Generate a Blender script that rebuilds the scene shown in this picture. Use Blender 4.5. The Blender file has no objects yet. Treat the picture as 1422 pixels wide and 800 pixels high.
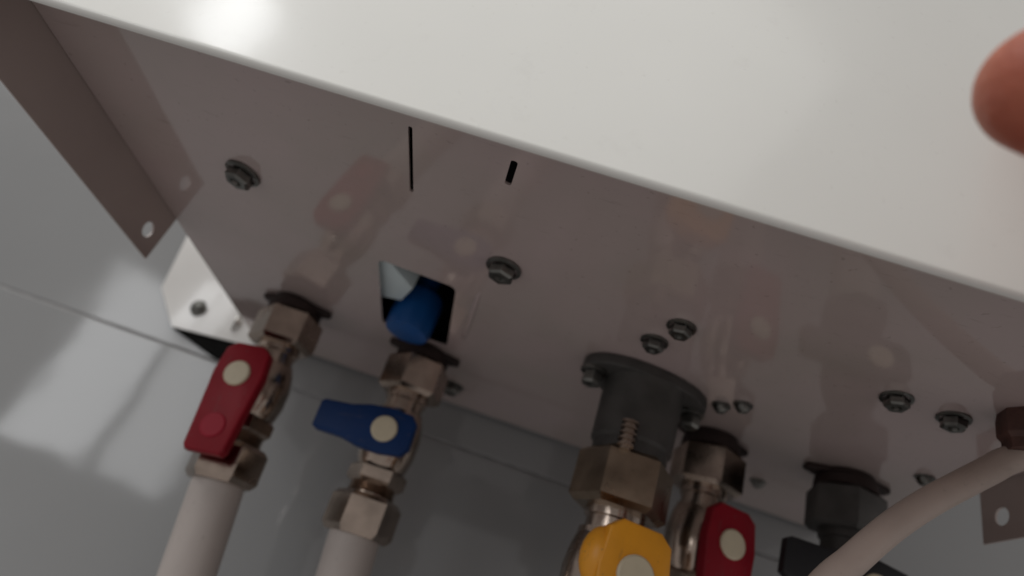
import bpy, bmesh, math, random
from mathutils import Vector, Matrix, noise
random.seed(4)
scn = bpy.context.scene
C = scn.collection
PI = math.pi

# ------------------------------------------------------------------ camera
# the lens is the origin: X runs along the wall, Y into the wall, Z up (metres)
cam_d = bpy.data.cameras.new('camera')
cam = bpy.data.objects.new('camera', cam_d); C.objects.link(cam)
cr = Vector((0.94689, -0.07996, 0.31146)); cu = Vector((-0.30862, -0.49799, 0.81041)); cf = Vector((-0.09031, 0.86349, 0.49622))
m = Matrix((cr, cu, -cf)).transposed().to_4x4()
cam.matrix_world = m
cam_d.sensor_width = 36.0
cam_d.lens = 36.0*847.2/1422.0
cam_d.clip_start = 0.005; cam_d.clip_end = 50
cam_d.dof.use_dof = True
cam_d.dof.focus_distance = 0.20
cam_d.dof.aperture_fstop = 6.3
scn.camera = cam

# ------------------------------------------------------------------ world and lamps
w = bpy.data.worlds.new('World'); scn.world = w; w.use_nodes = True
bg = w.node_tree.nodes['Background']
bg.inputs['Color'].default_value = (1.0, 0.95, 0.93, 1); bg.inputs['Strength'].default_value = 0.325

def area(name, loc, target, sx, sy, power, col):
    l = bpy.data.lights.new(name, 'AREA'); l.shape = 'RECTANGLE'; l.size = sx; l.size_y = sy
    l.energy = power; l.color = col
    o = bpy.data.objects.new(name, l); C.objects.link(o); o.location = loc
    o.rotation_euler = (Vector(target)-Vector(loc)).to_track_quat('-Z', 'Y').to_euler()
    return o
# two panes of the window behind the camera, to the left
area('window_light', (-2.28, -2.35, 0.64), (-0.25, 0.44, 0.15), 0.40, 1.05, 5.6, (0.97, 0.985, 1.0))
area('window_light', (-1.84, -2.45, 0.64), (-0.25, 0.44, 0.15), 0.34, 1.05, 3.4, (0.97, 0.985, 1.0))
# soft daylight of the bright room wall and ceiling behind the camera
area('room_light', (-1.5, -2.1, 3.05), (0, 0.2, 0.2), 5.4, 3.2, 78, (1.0, 0.99, 0.95))
# high window, whose glint shows on the lower corner of the front panel
area('high_window_light', (-1.96, -1.78, 2.12), (-0.13, 0.12, 0.13), 0.26, 0.40, 5, (0.97, 0.985, 1.0))

scn.view_settings.view_transform = 'Standard'
scn.view_settings.look = 'None'
scn.view_settings.exposure = 0.0
scn.view_settings.gamma = 1.0
scn.view_settings.use_curve_mapping = False

# ------------------------------------------------------------------ materials
def mat(name, col, rough=0.5, metal=0.0, coat=0.0, noise_amt=0.0, noise_scale=30.0, rough_var=0.0, bump=0.0, bump_scale=200.0,
        sss=0.0, col2=None, spec=None, coat_rough=0.05, dust=0.0, dust_col=(0.2, 0.17, 0.15)):
    mt = bpy.data.materials.new(name); mt.use_nodes = True
    nt = mt.node_tree; N = nt.nodes; L = nt.links
    b = N['Principled BSDF']
    b.inputs['Base Color'].default_value = (*col, 1)
    b.inputs['Roughness'].default_value = rough
    b.inputs['Metallic'].default_value = metal
    b.inputs['Coat Weight'].default_value = coat
    b.inputs['Coat Roughness'].default_value = coat_rough
    if spec is not None: b.inputs['Specular IOR Level'].default_value = spec
    tc = N.new('ShaderNodeTexCoord')
    if noise_amt > 0 or col2:
        t = N.new('ShaderNodeTexNoise'); t.inputs['Scale'].default_value = noise_scale; t.inputs['Detail'].default_value = 6
        L.new(tc.outputs['Object'], t.inputs['Vector'])
        mx = N.new('ShaderNodeMix'); mx.data_type = 'RGBA'
        c2 = col2 if col2 else tuple(c*(1-noise_amt) for c in col)
        mx.inputs[6].default_value = (*col, 1); mx.inputs[7].default_value = (*c2, 1)
        mr = N.new('ShaderNodeMapRange'); mr.inputs['From Min'].default_value = 0.38; mr.inputs['From Max'].default_value = 0.68
        L.new(t.outputs['Fac'], mr.inputs['Value']); L.new(mr.outputs['Result'], mx.inputs[0])
        L.new(mx.outputs[2], b.inputs['Base Color'])
    if dust > 0:
        mp = N.new('ShaderNodeMapping'); mp.inputs['Scale'].default_value = (1, 6, 1); mp.inputs['Rotation'].default_value = (0, 0, 0.5)
        L.new(tc.outputs['Object'], mp.inputs['Vector'])
        a1 = N.new('ShaderNodeTexNoise'); a1.inputs['Scale'].default_value = 60; a1.inputs['Detail'].default_value = 8; a1.inputs['Roughness'].default_value = 0.7
        L.new(mp.outputs['Vector'], a1.inputs['Vector'])
        a2 = N.new('ShaderNodeTexNoise'); a2.inputs['Scale'].default_value = 420; a2.inputs['Detail'].default_value = 2
        L.new(tc.outputs['Object'], a2.inputs['Vector'])
        r1 = N.new('ShaderNodeMapRange'); r1.inputs['From Min'].default_value = 0.60; r1.inputs['From Max'].default_value = 0.74; L.new(a1.outputs['Fac'], r1.inputs['Value'])
        r2 = N.new('ShaderNodeMapRange'); r2.inputs['From Min'].default_value = 0.68; r2.inputs['From Max'].default_value = 0.76; L.new(a2.outputs['Fac'], r2.inputs['Value'])
        mxx = N.new('ShaderNodeMath'); mxx.operation = 'MAXIMUM'; L.new(r1.outputs['Result'], mxx.inputs[0]); L.new(r2.outputs['Result'], mxx.inputs[1])
        mul = N.new('ShaderNodeMath'); mul.operation = 'MULTIPLY'; mul.inputs[1].default_value = dust; L.new(mxx.outputs[0], mul.inputs[0])
        md = N.new('ShaderNodeMix'); md.data_type = 'RGBA'; md.inputs[7].default_value = (*dust_col, 1)
        L.new(mul.outputs[0], md.inputs[0])
        if b.inputs['Base Color'].links: L.new(b.inputs['Base Color'].links[0].from_socket, md.inputs[6])
        else: md.inputs[6].default_value = (*col, 1)
        L.new(md.outputs[2], b.inputs['Base Color'])
    if rough_var > 0:
        t2 = N.new('ShaderNodeTexNoise'); t2.inputs['Scale'].default_value = noise_scale*0.6; t2.inputs['Detail'].default_value = 5
        L.new(tc.outputs['Object'], t2.inputs['Vector'])
        m2 = N.new('ShaderNodeMapRange'); m2.inputs['From Min'].default_value = 0.3; m2.inputs['From Max'].default_value = 0.7
        m2.inputs['To Min'].default_value = max(0.02, rough-rough_var); m2.inputs['To Max'].default_value = min(1, rough+rough_var)
        L.new(t2.outputs['Fac'], m2.inputs['Value']); L.new(m2.outputs['Result'], b.inputs['Roughness'])
    if bump > 0:
        t3 = N.new('ShaderNodeTexNoise'); t3.inputs['Scale'].default_value = bump_scale; t3.inputs['Detail'].default_value = 3
        L.new(tc.outputs['Object'], t3.inputs['Vector'])
        bp = N.new('ShaderNodeBump'); bp.inputs['Strength'].default_value = 1.0; bp.inputs['Distance'].default_value = bump
        L.new(t3.outputs['Fac'], bp.inputs['Height']); L.new(bp.outputs['Normal'], b.inputs['Normal'])
        if coat > 0: L.new(bp.outputs['Normal'], b.inputs['Coat Normal'])
    if sss > 0:
        b.inputs['Subsurface Weight'].default_value = sss
        b.inputs['Subsurface Radius'].default_value = (1.0, 0.35, 0.2); b.inputs['Subsurface Scale'].default_value = 0.003
    return mt

M = dict(
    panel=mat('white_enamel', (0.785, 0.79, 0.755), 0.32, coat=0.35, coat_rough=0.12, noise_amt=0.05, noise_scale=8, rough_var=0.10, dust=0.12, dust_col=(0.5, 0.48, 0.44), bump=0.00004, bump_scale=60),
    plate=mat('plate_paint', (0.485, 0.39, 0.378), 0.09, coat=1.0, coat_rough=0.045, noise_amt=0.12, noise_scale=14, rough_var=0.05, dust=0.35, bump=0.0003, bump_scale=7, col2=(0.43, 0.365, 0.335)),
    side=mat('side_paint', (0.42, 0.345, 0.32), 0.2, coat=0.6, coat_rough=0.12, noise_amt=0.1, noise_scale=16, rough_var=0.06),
    tile=mat('glazed_tile', (0.275, 0.28, 0.283), 0.07, noise_amt=0.06, noise_scale=5, bump=0.0012, bump_scale=5, rough_var=0.03),
    grout=mat('grout', (0.30, 0.30, 0.30), 0.9, noise_amt=0.3, noise_scale=90, bump=0.0004, bump_scale=400),
    nickel=mat('nickel_brass', (0.50, 0.41, 0.345), 0.24, metal=1.0, dust=0.5, dust_col=(0.16, 0.13, 0.11), noise_amt=0.35, noise_scale=60, rough_var=0.12, bump=0.00006, bump_scale=500),
    brass=mat('worn_brass', (0.40, 0.32, 0.24), 0.32, metal=1.0, dust=0.5, dust_col=(0.16, 0.13, 0.11), noise_amt=0.4, noise_scale=55, rough_var=0.12, bump=0.00006, bump_scale=500),
    grey=mat('cast_grey_metal', (0.085, 0.082, 0.078), 0.5, metal=0.4, noise_amt=0.3, noise_scale=80, rough_var=0.1, bump=0.00015, bump_scale=500),
    screw=mat('zinc_screw', (0.23, 0.23, 0.215), 0.34, metal=1.0, noise_amt=0.4, noise_scale=120, rough_var=0.12),
    bright=mat('bright_screw', (0.72, 0.71, 0.68), 0.22, metal=1.0, noise_amt=0.2, noise_scale=120),
    gasket=mat('rust_rubber', (0.026, 0.013, 0.011), 0.7, noise_amt=0.4, noise_scale=80, bump=0.0001),
    rust=mat('rust_brown', (0.10, 0.045, 0.035), 0.6, noise_amt=0.5, noise_scale=120, bump=0.0002, bump_scale=600),
    gap_dark=mat('dark_gap_black', (0.006, 0.006, 0.006), 0.95, spec=0.1, noise_amt=0.3, noise_scale=80),  # matte black painted in for the dark gap under the wall bracket
    red=mat('red_handle', (0.27, 0.004, 0.015), 0.5, spec=0.25, dust=0.4, dust_col=(0.10, 0.085, 0.075), noise_amt=0.2, noise_scale=40, rough_var=0.1, bump=0.00008, bump_scale=350),
    blue=mat('blue_handle', (0.002, 0.029, 0.125), 0.5, spec=0.25, dust=0.4, dust_col=(0.10, 0.085, 0.075), noise_amt=0.2, noise_scale=40, rough_var=0.1, bump=0.00008, bump_scale=350),
    knob=mat('blue_knob', (0.006, 0.085, 0.30), 0.45, noise_amt=0.15, noise_scale=50),
    yellow=mat('yellow_handle', (0.85, 0.36, 0.02), 0.36, dust=0.4, dust_col=(0.10, 0.085, 0.075), noise_amt=0.15, noise_scale=40, rough_var=0.1, bump=0.00008, bump_scale=350),
    dark=mat('dark_handle', (0.008, 0.009, 0.012), 0.5, noise_amt=0.2, noise_scale=40),
    cap=mat('cream_cap', (0.62, 0.55, 0.40), 0.45, noise_amt=0.15, noise_scale=60),
    pinkcap=mat('red_boss', (0.32, 0.010, 0.028), 0.5, spec=0.25),
    pipe=mat('white_pipe', (0.50, 0.45, 0.42), 0.42, dust=0.3, dust_col=(0.22, 0.19, 0.16), noise_amt=0.12, noise_scale=25, rough_var=0.1, bump=0.0001, bump_scale=120),
    hose=mat('hose_sleeve', (0.50, 0.41, 0.36), 0.5, dust=0.3, dust_col=(0.22, 0.19, 0.16), noise_amt=0.15, noise_scale=35, rough_var=0.1, bump=0.00012, bump_scale=160),
    bracket=mat('bracket_paint', (0.70, 0.69, 0.67), 0.18, coat=0.4, noise_amt=0.08, noise_scale=20, rough_var=0.06),
    inner=mat('inner_grey', (0.06, 0.06, 0.06), 0.7, noise_amt=0.3, noise_scale=30),
    pale=mat('pale_plastic', (0.66, 0.76, 0.78), 0.4, noise_amt=0.05, noise_scale=30),
    skin=mat('skin', (0.50, 0.15, 0.085), 0.5, sss=0.25, noise_amt=0.2, noise_scale=90, bump=0.0004, bump_scale=420, col2=(0.40, 0.10, 0.06)),
    nail=mat('nail', (0.60, 0.30, 0.25), 0.3),
)

# ------------------------------------------------------------------ helpers
def finish(o, label=None, cat=None, group=None, kind=None):
    if label: o['label'] = label
    if cat: o['category'] = cat
    if group: o['group'] = group
    if kind: o['kind'] = kind
    return o
def thing(name, label, cat, loc=(0, 0, 0), rotz=0, group=None):
    o = bpy.data.objects.new(name, None); C.objects.link(o); o.location = loc; o.rotation_euler = (0, 0, rotz)
    o.empty_display_size = 0.02
    return finish(o, label, cat, group)
def link(name, me, material, parent=None, loc=(0, 0, 0), rot=(0, 0, 0)):
    if material and not me.materials: me.materials.append(M[material])
    o = bpy.data.objects.new(name, me); C.objects.link(o)
    o.location = loc; o.rotation_euler = rot
    if parent: o.parent = parent
    return o
def to_mesh(name, bm, angle=24):
    me = bpy.data.meshes.new(name); bmesh.ops.recalc_face_normals(bm, faces=bm.faces[:]); bm.to_mesh(me); bm.free()
    for p in me.polygons: p.use_smooth = True
    me.set_sharp_from_angle(angle=math.radians(angle))
    return me
def lathe(bm, prof, n=24, ph=0.0, c=(0, 0), cap=True):
    """prof: list of (z, r); surface of revolution (n sides) about Z through c"""
    rings = []
    for z, r in prof:
        rings.append([bm.verts.new((c[0]+r*math.cos(ph+2*PI*i/n), c[1]+r*math.sin(ph+2*PI*i/n), z)) for i in range(n)])
    for a, b in zip(rings, rings[1:]):
        for i in range(n): bm.faces.new((a[i], a[(i+1) % n], b[(i+1) % n], b[i]))
    if cap:
        bm.faces.new(rings[0]); bm.faces.new(rings[-1])
def box(bm, x0, x1, y0, y1, z0, z1, bev=0.0):
    g = bmesh.ops.create_cube(bm, size=1.0, matrix=Matrix.Translation(((x0+x1)/2, (y0+y1)/2, (z0+z1)/2)) @ Matrix.Diagonal((x1-x0, y1-y0, z1-z0, 1)))
    if bev > 0:
        es = list({e for v in g['verts'] for e in v.link_edges})
        bmesh.ops.bevel(bm, geom=es, offset=bev, segments=2, affect='EDGES', profile=0.5)
def hexnut(bm, z0, z1, r, ph=0.0, ch=0.12):
    h = z1-z0
    lathe(bm, [(z0, r*0.86), (z0+h*ch, r), (z1-h*ch, r), (z1, r*0.86)], 6, ph)
def tube(bm, pts, rads, n=14, cap=True):
    rings = []; prev = None
    for i, p in enumerate(pts):
        p = Vector(p)
        d = (Vector(pts[min(i+1, len(pts)-1)])-Vector(pts[max(i-1, 0)])).normalized()
        if prev is None:
            u = d.orthogonal().normalized()
        else:
            u = (prev-d*prev.dot(d)).normalized()
        prev = u; v = d.cross(u)
        r = rads[i] if isinstance(rads, (list, tuple)) else rads
        rings.append([bm.verts.new(p+u*r*math.cos(2*PI*k/n)+v*r*math.sin(2*PI*k/n)) for k in range(n)])
    for a, b in zip(rings, rings[1:]):
        for i in range(n): bm.faces.new((a[i], a[(i+1) % n], b[(i+1) % n], b[i]))
    if cap: bm.faces.new(rings[0]); bm.faces.new(rings[-1])
def catmull(P, k=8):
    P = [Vector(p) for p in P]; Q = [P[0]*2-P[1]]+P+[P[-1]*2-P[-2]]; out = []
    for i in range(1, len(Q)-2):
        for j in range(k):
            t = j/k; a, b, c, d = Q[i-1], Q[i], Q[i+1], Q[i+2]
            out.append(0.5*((2*b)+(-a+c)*t+(2*a-5*b+4*c-d)*t*t+(-a+3*b-3*c+d)*t**3))
    out.append(P[-1]); return out
def flat(name, outlines, thick, bevel=0.0, angle=20):
    """2D outlines (first outer, others holes) filled and given a thickness in +-Z; returns a mesh"""
    cu_ = bpy.data.curves.new(name, 'CURVE'); cu_.dimensions = '2D'; cu_.fill_mode = 'BOTH'
    cu_.extrude = max(thick/2-bevel, 0.00005); cu_.bevel_depth = bevel; cu_.bevel_resolution = 2; cu_.offset = -bevel
    for ol in outlines:
        s = cu_.splines.new('POLY'); s.points.add(len(ol)-1); s.use_cyclic_u = True
        for p, q in zip(s.points, ol): p.co = (q[0], q[1], 0, 1)
    o = bpy.data.objects.new(name, cu_); C.objects.link(o)
    bpy.context.view_layer.update()
    me = bpy.data.meshes.new_from_object(o.evaluated_get(bpy.context.evaluated_depsgraph_get()))
    bpy.data.objects.remove(o); bpy.data.curves.remove(cu_)
    bm = bmesh.new(); bm.from_mesh(me); bmesh.ops.remove_doubles(bm, verts=bm.verts[:], dist=1e-6)
    bm.to_mesh(me); bm.free(); me.materials.clear(); me.name = name
    for p in me.polygons: p.use_smooth = True
    me.set_sharp_from_angle(angle=math.radians(angle))
    return me
def rrect(cx, cy, w_, h_, r, rot=0.0, n=5):
    out = []
    for sx, sy, a0 in ((1, 1, 0), (-1, 1, PI/2), (-1, -1, PI), (1, -1, 1.5*PI)):
        for k in range(n+1):
            a = a0+PI/2*k/n
            out.append((sx*(w_/2-r)+r*math.cos(a), sy*(h_/2-r)+r*math.sin(a)))
    c, s = math.cos(rot), math.sin(rot)
    return [(cx+x*c-y*s, cy+x*s+y*c) for x, y in out]
def circ(cx, cy, r, n=20): return [(cx+r*math.cos(2*PI*k/n), cy+r*math.sin(2*PI*k/n)) for k in range(n)]

XL, XR, YF, YS, YW, HP, HC = -0.2194, 0.2206, 0.1220, 0.2890, 0.4414, 0.1410, 0.1133
ZJ = 0.1135

# ------------------------------------------------------------------ the wall of glazed tiles
bm = bmesh.new(); box(bm, -1.9, 1.7, YW+0.0007, YW+0.06, -1.1, 1.3)
wall = finish(link('wall', to_mesh('wall', bm), 'grout'), kind='structure')
g = 0.0016; TW, TH = 1.2, 0.6
for i, tx in enumerate((-1.9, -0.7, 0.5)):
    for j in range(4):
        z0 = ZJ-2*TH+j*TH
        bm = bmesh.new(); box(bm, -TW/2+g/2, TW/2-g/2, -0.005, 0.008, -TH/2+g/2, TH/2-g/2, 0.0007)
        t = link('tile', to_mesh('tile', bm, 12), 'tile', wall, (tx+TW/2, YW+0.005, z0+TH/2), (math.radians(random.uniform(-.1, .1)), 0, math.radians(random.uniform(-.1, .1))))

# ------------------------------------------------------------------ the boiler
boiler = thing('boiler', 'white wall-hung gas boiler seen from below, with grey underside plate', 'boiler', (0, 0, 0))
TOP = 0.83
# front panel: sheet with rounded lower edge and a short return flange
def sheet(name, prof, x0, x1, th=0.0009):
    bm = bmesh.new()
    n = len(prof); nx = 2
    outer = [Vector((y, z)) for y, z in prof]; inner = []
    for i, p in enumerate(outer):
        d = (outer[min(i+1, n-1)]-outer[max(i-1, 0)]).normalized(); inner.append(p+Vector((-d.y, d.x))*th)
    loop = outer+inner[::-1]
    A = [bm.verts.new((x0, p.x, p.y)) for p in loop]; B = [bm.verts.new((x1, p.x, p.y)) for p in loop]
    k = len(loop)
    for i in range(k): bm.faces.new((A[i], A[(i+1) % k], B[(i+1) % k], B[i]))
    for i in range(n-1):
        for S in (A, B): bm.faces.new((S[i], S[i+1], S[k-2-i], S[k-1-i]))
    return to_mesh(name, bm, 30)
R_ = 0.0016
prof = [(YF, TOP), (YF, 0.4), (YF, 0.2), (YF, HC+R_+0.0012), (YF, HC+R_+0.0004)]+[(YF+R_-R_*math.cos(a), HC+R_-R_*math.sin(a)) for a in [PI/2*k/8 for k in range(9)]]+[(YF+0.0020, HC), (YF+0.0023, HC+0.0004), (YF+0.0024, HC+0.003)]
link('front_panel', sheet('front_panel', prof, XL-0.0012, XR+0.0012), 'panel', boiler)
# side panels, hanging lower than the bottom plate, each with a fixing hole near the rear lower corner
def side(x, sgn, hy, hz):
    ol = [(YF+0.003, TOP), (YF+0.003, HC+0.004), (YF+0.006, HC+0.0003)]+[(YS, HC), (YS, TOP)]
    me = flat('side_panel', [ol, circ(hy, hz, 0.0042)], 0.001)
    o = link('side_panel', me, 'side', boiler)
    # local (x,y) -> world (Y,Z)
    o.matrix_local = Matrix(((0, 0, 1, x), (1, 0, 0, 0), (0, 1, 0, 0), (0, 0, 0, 1)))
    return o
side(XL-0.0003, -1, YS-0.0125, HC+0.011)
side(XR+0.0003, 1, YS-0.0125, HC+0.011)
# bottom plate with opening and slots
LE = math.radians(4.5)
plate_ol = [(XL+0.0006, YF+0.0015), (XR-0.0006, YF+0.0015), (XR-0.0006, YW-0.006), (XL+0.0006, YW-0.006)]
holes = [rrect(-0.0770, 0.2985, 0.0415, 0.0755, 0.0045, LE), rrect(-0.0716, 0.178, 0.0016, 0.037, 0.0007, math.radians(3)),
         rrect(-0.0326, 0.1675, 0.0026, 0.0135, 0.0010, math.radians(7))]
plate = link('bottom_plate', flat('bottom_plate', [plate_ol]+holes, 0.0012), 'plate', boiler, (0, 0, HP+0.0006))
# pressed rib beside the opening and stiffening ribs along front and rear
bm = bmesh.new(); tube(bm, catmull([(-0.0405, 0.256, HP+0.0018), (-0.0425, 0.27, HP+0.0008), (-0.0475, 0.308, HP+0.0008), (-0.0495, 0.322, HP+0.0018)]), 0.0016, 10)
link('pressed_rib', to_mesh('pressed_rib', bm, 60), 'plate', boiler)
bm = bmesh.new(); box(bm, XL+0.002, XR-0.002, YW-0.0058, YW-0.0047, HP+0.0004, HP+0.03, 0.0003)
link('rear_flange', to_mesh('rear_flange', bm), 'plate', boiler)
# chassis sides, back and top, closing the case
for x in (XL+0.001, XR-0.0025):
    bm = bmesh.new(); box(bm, x, x+0.0012, YS+0.001, YW-0.006, HP+0.0016, TOP-0.002)
    link('chassis_side', to_mesh('chassis_side', bm), 'side', boiler)
bm = bmesh.new(); box(bm, XL+0.003, XR-0.003, YW-0.0045, YW-0.0005, HP+0.002, TOP-0.002)
link('back_plate', to_mesh('back_plate', bm), 'inner', boiler)
bm = bmesh.new(); box(bm, XL-0.001, XR+0.001, YF+0.0005, YW-0.0005, TOP+0.0002, TOP+0.0015)
link('top_panel', to_mesh('top_panel', bm), 'panel', boiler)
# screws
def screw_mesh(r=0.0065, h=0.0052, hexed=True):
    bm = bmesh.new()
    lathe(bm, [(0.0004, r*0.55), (0, r*1.0), (-h*0.18, r*1.0), (-h*0.24, r*0.8)], 20, cap=False)
    if hexed: lathe(bm, [(-h*0.22, r*0.76), (-h*0.85, r*0.76), (-h, r*0.62), (-h, r*0.34), (-h*0.75, r*0.26)], 6)
    else: lathe(bm, [(-h*0.22, r*0.8), (-h*0.6, r*0.72), (-h*0.9, r*0.5), (-h, r*0.25), (-h*0.8, r*0.18)], 16)
    return to_mesh('screw', bm, 32)
SCREW = screw_mesh(); LARGE = screw_mesh(0.0082, 0.0062); SMALL = screw_mesh(0.0048, 0.0045, False)
for x, y, me in ((-0.1557, 0.2215, LARGE), (-0.0307, 0.2300, LARGE), (0.0510, 0.2314, SCREW), (0.0446, 0.2510, SCREW), (0.1448, 0.2326, SCREW),
                 (0.1696, 0.2340, SCREW), (0.1005, 0.2850, SMALL), (0.0925, 0.2935, SMALL), (-0.0560, 0.3980, LARGE), (0.1500, 0.3815, SMALL), (0.2000, 0.2985, SMALL)):
    link('screw', me, 'screw', boiler, (x, y, HP), (random.uniform(-.06, .06), random.uniform(-.06, .06), random.uniform(0, 3)))
# inside of the opening: filling knob and a pale housing
bm = bmesh.new()
prof = [(0.134, 0.009), (0.1345, 0.0125), (0.137, 0.0136), (0.158, 0.0142), (0.160, 0.0130), (0.161, 0.007), (0.215, 0.006)]
lathe(bm, prof, 30)
for v in bm.verts:
    d = Vector((v.co.x, v.co.y))
    if d.length > 0.0132:
        a = math.atan2(d.y, d.x); f = 1-0.07*(0.5+0.5*math.cos(10*a)); v.co.x *= f; v.co.y *= f
link('filling_knob', to_mesh('filling_knob', bm, 50), 'knob', boiler, (-0.0815, 0.3215, 0.000))
me = flat('inner_housing', [[(-0.112, 0.258), (-0.0935, 0.263), (-0.0800, 0.288), (-0.0880, 0.306), (-0.112, 0.312)]], 0.03, 0.001)
link('inner_housing', me, 'pale', boiler, (0, 0, 0.1605))
bm = bmesh.new(); box(bm, -0.20, 0.20, 0.16, 0.43, 0.24, 0.245)
link('inner_tray', to_mesh('inner_tray', bm), 'inner', boiler)

# ------------------------------------------------------------------ valves
def handle_mesh(th, scale=1.0, arm=0.0094):
    # lever: broad faceted head round the pivot, one long arm (+X local), thickness in Z
    s = scale
    half = [(-0.0180, 0.0078), (-0.0140, 0.0126), (0.0, 0.0142), (0.0130, 0.0132), (0.0240, arm*1.10), (0.0405, arm), (0.0430, arm-0.0016)]
    ol = half+[(x, -y) for x, y in half[::-1]]
    return flat('handle', [[(x*s, y*s) for x, y in ol]], th, 0.0016, 20)
def valve(name, label, x, y, handle, hrot, s=1.0, top='clip', metal='nickel', dz=0.0, twist=0.0, boss=False, scale_h=1.0, tilt=0.0):
    """hangs from the bottom plate at (x, y); handle faces the room (-Y)"""
    t = thing(name, label, 'valve', (x, y, HP), twist, 'valves under the boiler')
    z = 0.0
    if top == 'clip':
        ol = []
        for k in range(24):
            a = 2*PI*k/24; ol.append((0.0165*math.cos(a), 0.0165*math.sin(a)))
        arc = lambda a0, a1: [(0.0142*math.cos(math.radians(d)), 0.0142*math.sin(math.radians(d))) for d in range(a0, a1+1, 15)]
        ear = [(0.0228, -0.0028), (0.0228, 0.0028)]+arc(30, 150)+[(-0.0228, 0.0028), (-0.0228, -0.0028)]+arc(210, 330)
        link('clip', flat('clip', [ear], 0.003, 0.0006), 'gasket', t, (0, 0, -0.0016))
        bm = bmesh.new(); lathe(bm, [(-0.003, 0.0150), (-0.0045, 0.0160), (-0.0095, 0.0165)], 24); link('gasket', to_mesh('gasket', bm), 'gasket', t)
        z = -0.0095
    bm = bmesh.new(); hexnut(bm, z-0.0225, z, 0.0198, 0.35, 0.1); link('union_nut', to_mesh('union_nut', bm, 20), metal, t)
    z -= 0.0225
    bm = bmesh.new(); lathe(bm, [(z+0.001, 0.0125), (z-0.004, 0.0125), (z-0.0045, 0.0112), (z-0.010, 0.0112), (z-0.0105, 0.0128), (z-0.013, 0.0128)], 24)
    link('neck', to_mesh('neck', bm), metal, t)
    z -= 0.0125
    # ball body with flats and the stem boss towards the room
    bm = bmesh.new(); lathe(bm, [(z+0.001, 0.0128), (z-0.003, 0.0145), (z-0.012, 0.0162), (z-0.022, 0.0160), (z-0.030, 0.0142), (z-0.033, 0.0125)], 28)
    link('body', to_mesh('body', bm), metal, t)
    zc = z-0.0175
    bm = bmesh.new(); lathe(bm, [(0.010, 0.0075), (0.0215, 0.0075), (0.0216, 0.0055), (0.029, 0.0055)], 18)
    link('stem', to_mesh('stem', bm), metal, t, (0, 0, zc), (PI/2, 0, 0))
    h = link('handle', handle_mesh(0.0075, scale_h, 0.0112 if handle == 'red' else 0.0094), handle, t)
    # plane of the lever faces -Y; hrot: direction of the long arm in the plane (0 = +X, pi/2 = up)
    h.matrix_local = Matrix.Translation((0, -0.0265, zc)) @ Matrix.Rotation(PI/2, 4, 'X') @ Matrix.Rotation(hrot, 4, 'Z')
    bm = bmesh.new(); lathe(bm, [(0.0034, 0.0070), (0.0048, 0.0070), (0.0054, 0.0062)], 22); link('pivot_cap', to_mesh('pivot_cap', bm), 'cap', h)
    if boss:
        bm = bmesh.new(); lathe(bm, [(0.0034, 0.0066), (0.0042, 0.0066), (0.0046, 0.0058)], 22); link('arm_boss', to_mesh('arm_boss', bm), 'pinkcap', h, (0.029, 0, 0))
    z -= 0.032
    bm = bmesh.new(); hexnut(bm, z-0.010, z, 0.0165, 0.1, 0.2); link('collar', to_mesh('collar', bm, 20), metal, t)
    z -= 0.010
    prof = [(z+0.0005, 0.0125)]
    for k in range(4): prof += [(z-0.0006-k*0.0013, 0.0133), (z-0.0012-k*0.0013, 0.0122)]
    bm = bmesh.new(); lathe(bm, prof+[(z-0.007, 0.0122)], 24); link('thread', to_mesh('thread', bm), metal, t)
    z -= 0.006
    bm = bmesh.new(); hexnut(bm, z-0.021, z, 0.0195, 0.2, 0.14); link('compression_nut', to_mesh('compression_nut', bm, 20), metal, t)
    z -= 0.021
    if tilt:
        bpy.context.view_layer.update()
        for ch in t.children:
            if ch.name.split('.')[0] != 'clip': ch.matrix_local = Matrix.Rotation(tilt, 4, 'Y') @ ch.matrix_local
    return t, HP+z*math.cos(tilt)
def pipe(label, x, y, ztop, r=0.0138, lean=(0, 0)):
    bm = bmesh.new()
    pts = catmull([(-lean[0]*0.02, 0, 0.003), (lean[0]*0.28, lean[1]*0.15, -0.045), (lean[0]*0.7, lean[1]*0.5, -0.12), (lean[0], lean[1]*0.9, -0.32), (lean[0], lean[1], -0.95)], 10)
    tube(bm, pts, [r*0.97]+[r]*(len(pts)-1), 28)
    return finish(link('water_pipe', to_mesh('water_pipe', bm, 50), 'pipe', None, (x, y, ztop)), label, 'pipe', 'pipes below the valves')

v, zt = valve('ball_valve', 'ball valve with upright red lever beside the wall bracket', -0.1590, 0.3480, 'red', -PI/2, boss=True, twist=-0.10, tilt=-0.115)
pipe('white pipe below the red valve beside the wall bracket', -0.1590+0.0125, 0.3480, zt, lean=(0.026, 0.04))
v, zt = valve('ball_valve', 'ball valve with blue lever turned across the pipe, under the square opening', -0.0735, 0.3530, 'blue', PI+0.03, tilt=-0.05, scale_h=0.88)
pipe('white pipe below the valve with blue lever', -0.0735+0.0055, 0.3530, zt, lean=(0.02, 0.04))
v, zt = valve('ball_valve', 'ball valve with upright red lever beside the yellow gas valve', 0.1040, 0.3370, 'red', -PI/2, twist=0.28)
pipe('white pipe below the red valve beside the yellow gas valve', 0.1040, 0.3370, zt)
v, zt = valve('ball_valve', 'shadowed ball valve with dark lever turned across, behind the bent hose', 0.1770, 0.3290, 'dark', PI-0.05, metal='grey')
pipe('white pipe below the valve with dark lever', 0.1770, 0.3290, zt)

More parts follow.
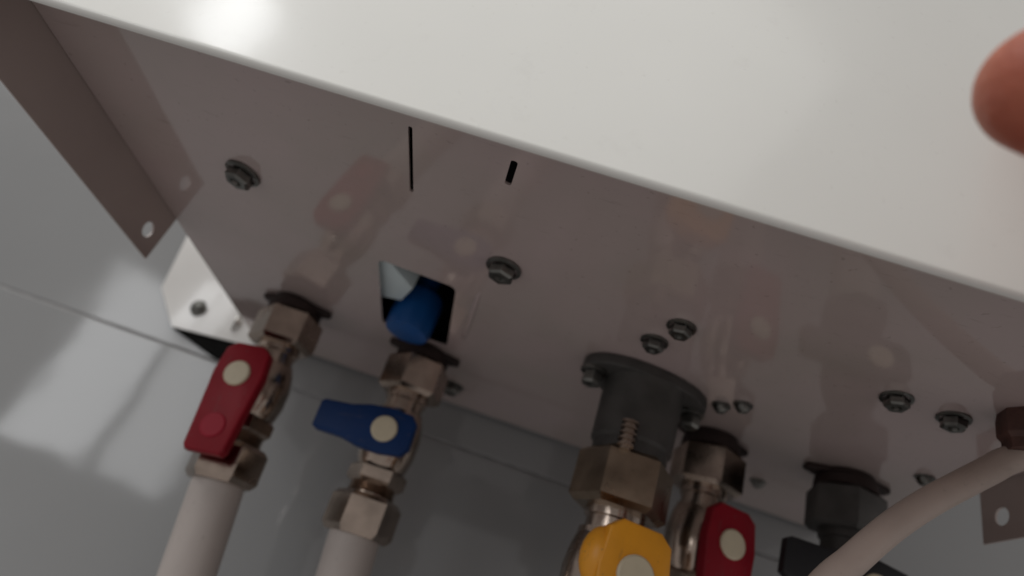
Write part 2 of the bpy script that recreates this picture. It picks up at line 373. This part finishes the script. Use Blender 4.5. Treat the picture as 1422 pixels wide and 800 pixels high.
# gas valve: bolted oval flange, thick grey connector, brass nut, yellow lever
GX, GY = 0.0525, 0.2950
t = thing('gas_valve', 'gas valve with yellow lever on a thick grey flanged connector', 'valve', (GX, GY, HP), 0.22, 'valves under the boiler')
ol = []
for k in range(36):
    a = 2*PI*k/36; ca, sa = math.cos(a), math.sin(a)
    ol.append((0.0345*math.copysign(abs(ca)**0.9, ca), 0.0205*math.copysign(abs(sa)**1.0, sa)))
link('flange', flat('flange', [ol], 0.006, 0.0008), 'grey', t, (0, 0, -0.0031))
for sx in (-1, 1): link('bolt', screw_mesh(0.0068, 0.0085), 'screw', t, (sx*0.0285, 0, -0.0061), (0, 0, 0.3))
bm = bmesh.new(); lathe(bm, [(-0.006, 0.0215), (-0.010, 0.0205), (-0.037, 0.0200), (-0.0385, 0.0185), (-0.044, 0.0185)], 32)
link('connector', to_mesh('connector', bm), 'grey', t)
bm = bmesh.new(); prof = [(0.0, 0.0022)]
for k in range(5): prof += [(-0.0004-k*0.0028, 0.0040), (-0.0014-k*0.0028, 0.0040), (-0.0016-k*0.0028, 0.0026), (-0.0028-k*0.0028, 0.0026)]
lathe(bm, prof, 14); link('test_nipple', to_mesh('test_nipple', bm), 'nickel', t, (-0.0110, -0.0200, -0.0325))
bm = bmesh.new(); hexnut(bm, -0.070, -0.0435, 0.0235, 0.80, 0.1); link('union_nut', to_mesh('union_nut', bm, 20), 'brass', t)
bm = bmesh.new(); lathe(bm, [(-0.069, 0.0140), (-0.074, 0.0140), (-0.0745, 0.0125), (-0.080, 0.0125), (-0.0805, 0.0150), (-0.084, 0.0150)], 24)
link('neck', to_mesh('neck', bm), 'nickel', t)
bm = bmesh.new(); lathe(bm, [(-0.083, 0.0150), (-0.088, 0.0165), (-0.098, 0.0180), (-0.108, 0.0175), (-0.118, 0.0150)], 28)
link('body', to_mesh('body', bm), 'nickel', t)
bm = bmesh.new(); lathe(bm, [(0.010, 0.0085), (0.0225, 0.0085), (0.0226, 0.006), (0.030, 0.006)], 18)
link('stem', to_mesh('stem', bm), 'nickel', t, (0, 0, -0.0985), (PI/2, 0, 0))
h = link('handle', handle_mesh(0.010, 1.12), 'yellow', t)
bm = bmesh.new(); bmesh.ops.create_uvsphere(bm, u_segments=20, v_segments=12, radius=1, matrix=Matrix.Translation((-0.0035, -0.0125, -0.0035)) @ Matrix.Diagonal((0.0125, 0.0085, 0.0085, 1)))
link('grip_lobe', to_mesh('grip_lobe', bm, 60), 'yellow', h)
h.matrix_local = Matrix.Translation((0, -0.028, -0.0985)) @ Matrix.Rotation(PI/2, 4, 'X') @ Matrix.Rotation(-PI/2, 4, 'Z')
bm = bmesh.new(); lathe(bm, [(0.0045, 0.0082), (0.0062, 0.0082), (0.0068, 0.0074)], 22); link('pivot_cap', to_mesh('pivot_cap', bm), 'cap', h)
bm = bmesh.new(); hexnut(bm, -0.150, -0.117, 0.0215, 0.1, 0.12); link('lower_nut', to_mesh('lower_nut', bm, 20), 'brass', t)
pipe('white pipe below the yellow gas valve', GX, GY, HP-0.150, 0.0138)

# bent hose with its fitting
t = thing('hose', 'pale bent hose dropping from a rust-brown fitting under the plate', 'hose', (0.1860, 0.2160, HP))
bm = bmesh.new(); lathe(bm, [(0, 0.0098), (-0.004, 0.0105), (-0.010, 0.0105), (-0.012, 0.0092), (-0.016, 0.0090)], 8, 0.2); link('fitting', to_mesh('fitting', bm, 25), 'rust', t)
bm = bmesh.new()
pts = catmull([(0, 0, -0.008), (-0.0018, 0.003, -0.0165), (-0.0085, 0.006, -0.0250), (-0.0195, 0.008, -0.0350), (-0.0335, 0.009, -0.0475), (-0.0474, 0.009, -0.0615), (-0.0611, 0.009, -0.0779), (-0.0749, 0.009, -0.0959),
               (-0.100, 0.012, -0.145), (-0.116, 0.03, -0.25), (-0.118, 0.06, -0.45), (-0.118, 0.07, -0.90)], 8)
pts = [p+Vector((0, 0, 0.004*min(1, max(0, (-0.012-p.z)/0.012)))) for p in pts]
tube(bm, pts, 0.0052, 20); link('sleeve', to_mesh('sleeve', bm, 50), 'hose', t)

# wall bracket beside the boiler
t = thing('wall_bracket', 'white bracket plate screwed to the tiles beside the boiler', 'bracket', (-0.245, YW, 0.150))
ol = [(-0.0332, -0.0240), (0.036, -0.0176), (0.036, 0.070), (-0.072, 0.070), (-0.0595, 0.0026)]
me = flat('plate', [ol], 0.0016, 0.0003)
link('plate', me, 'bracket', t, (0, -0.0046, 0), (PI/2, 0, 0))
for x, z, mm in ((-0.0220, -0.004, 'screw'), (0.0090, -0.0050, 'bright')):
    link('screw', screw_mesh(0.0068, 0.0050, False), mm, t, (x, -0.0054, z), (-PI/2, 0, random.uniform(0, 3)))
me = flat('dark_gap_wedge', [[(-0.0334, -0.0238), (0.034, -0.0174), (0.028, -0.033), (0.0094, -0.0352)]], 0.003)  # added black wedge standing in for the dark gap below the bracket edge
link('dark_gap_wedge', me, 'gap_dark', t, (0, -0.0022, 0), (PI/2, 0, 0))

# ------------------------------------------------------------------ the hand at the front panel
tipc = Vector((0.0698, 0.0678, 0.1118))
bm = bmesh.new()
def limb(P, Rr, k=7):
    pts = catmull(P, k)
    n = len(P); rr = []
    for i in range(len(pts)):
        s = i/(len(pts)-1)*(n-1); j = min(int(s), n-2); rr.append(Rr[j]*(1-(s-j))+Rr[j+1]*(s-j))
    # rounded tip at the first point
    d = (pts[0]-pts[1]).normalized(); r0 = rr[0]
    head = [(pts[0]+d*r0*math.sin(a), r0*math.cos(a)) for a in (1.45, 1.2, 0.9, 0.6, 0.3)]
    tube(bm, [p for p, _ in head]+pts, [r for _, r in head]+rr, 18)
thumb = [tipc, tipc+Vector((0.013, -0.003, -0.007)), Vector((0.0960, 0.0625, 0.0965)), Vector((0.1080, 0.0590, 0.0860)), Vector((0.1230, 0.0550, 0.0720)), Vector((0.1500, 0.0480, 0.0480))]
limb(thumb, [0.0118, 0.0124, 0.0113, 0.0118, 0.0140, 0.0180])
knuckle = [Vector((0.1290, 0.0850, 0.1250)), Vector((0.1480, 0.0830, 0.1320)), Vector((0.1670, 0.0820, 0.1300)), Vector((0.1845, 0.0815, 0.1220))]
carpus = [Vector((0.1530, 0.0460, 0.0380)), Vector((0.1610, 0.0450, 0.0360)), Vector((0.1690, 0.0445, 0.0350)), Vector((0.1770, 0.0445, 0.0360))]
for k in range(4):
    kn, ca = knuckle[k], carpus[k]
    L_ = (0.072, 0.080, 0.074, 0.058)[k]; sp = (-0.006, 0.0, 0.007, 0.014)[k]; fr = (0.0090, 0.0093, 0.0088, 0.0078)[k]
    limb([kn, kn*0.5+ca*0.5+Vector((0, -0.003, 0)), ca], [0.0118, 0.0140, 0.0165])
    # finger: two bends, its pad resting on the front panel
    tip = Vector((kn.x+sp, YF-fr*0.78, kn.z+L_*0.93))
    limb([tip, Vector((kn.x+sp*0.85, tip.y-0.007, kn.z+L_*0.74)), Vector((kn.x+sp*0.5, tip.y-0.0175, kn.z+L_*0.44)), Vector((kn.x+sp*0.25, kn.y-0.001, kn.z+L_*0.2)), kn],
         [fr*0.86, fr*0.95, fr*1.06, fr*1.05, fr*1.25])
limb([Vector((0.1600, 0.0560, 0.0700)), Vector((0.1650, 0.0430, 0.0300)), Vector((0.1780, 0.0180, -0.0020)), Vector((0.2150, -0.0600, -0.0800)), Vector((0.2900, -0.2300, -0.2300)), Vector((0.3600, -0.4200, -0.3800))],
     [0.0150, 0.0200, 0.0225, 0.0270, 0.0360, 0.0400])
me = to_mesh('hand', bm, 180)
tmp = bpy.data.objects.new('tmp', me); C.objects.link(tmp)
rm = tmp.modifiers.new('r', 'REMESH'); rm.mode = 'VOXEL'; rm.voxel_size = 0.0013; rm.use_smooth_shade = True
sm = tmp.modifiers.new('s', 'SMOOTH'); sm.iterations = 8; sm.factor = 0.5
bpy.context.view_layer.update()
hm = bpy.data.meshes.new_from_object(tmp.evaluated_get(bpy.context.evaluated_depsgraph_get()))
bpy.data.objects.remove(tmp); hm.name = 'hand'
for p in hm.polygons: p.use_smooth = True
hand = finish(link('hand', hm, 'skin'), 'reddish thumb of a hand held up at the white front panel', 'hand')
# thumb nail, on the side of the thumb that faces the panel
d = (thumb[1]-thumb[0]).normalized(); nv = Vector((0.1, 0.75, 0.65)); nrm = (nv-d*d.dot(nv)).normalized(); sd = d.cross(nrm)
bm = bmesh.new(); grid = []
for i in range(9):
    row = []
    for j in range(9):
        u_ = (i/8-0.35)*0.0135; vv = (j/8-0.5)*2
        wv = 0.0075*(1-0.25*max(0, -(u_)/0.005)**2)
        ang = vv*0.75
        row.append(bm.verts.new(tipc+d*(u_+0.001)+nrm*(0.0112*math.cos(ang)+0.0003)+sd*(wv/0.68*math.sin(ang))))
    grid.append(row)
for i in range(8):
    for j in range(8): bm.faces.new((grid[i][j], grid[i+1][j], grid[i+1][j+1], grid[i][j+1]))
bmesh.ops.solidify(bm, geom=bm.faces[:], thickness=0.0006)
link('thumb_nail', to_mesh('thumb_nail', bm, 60), 'nail', hand)
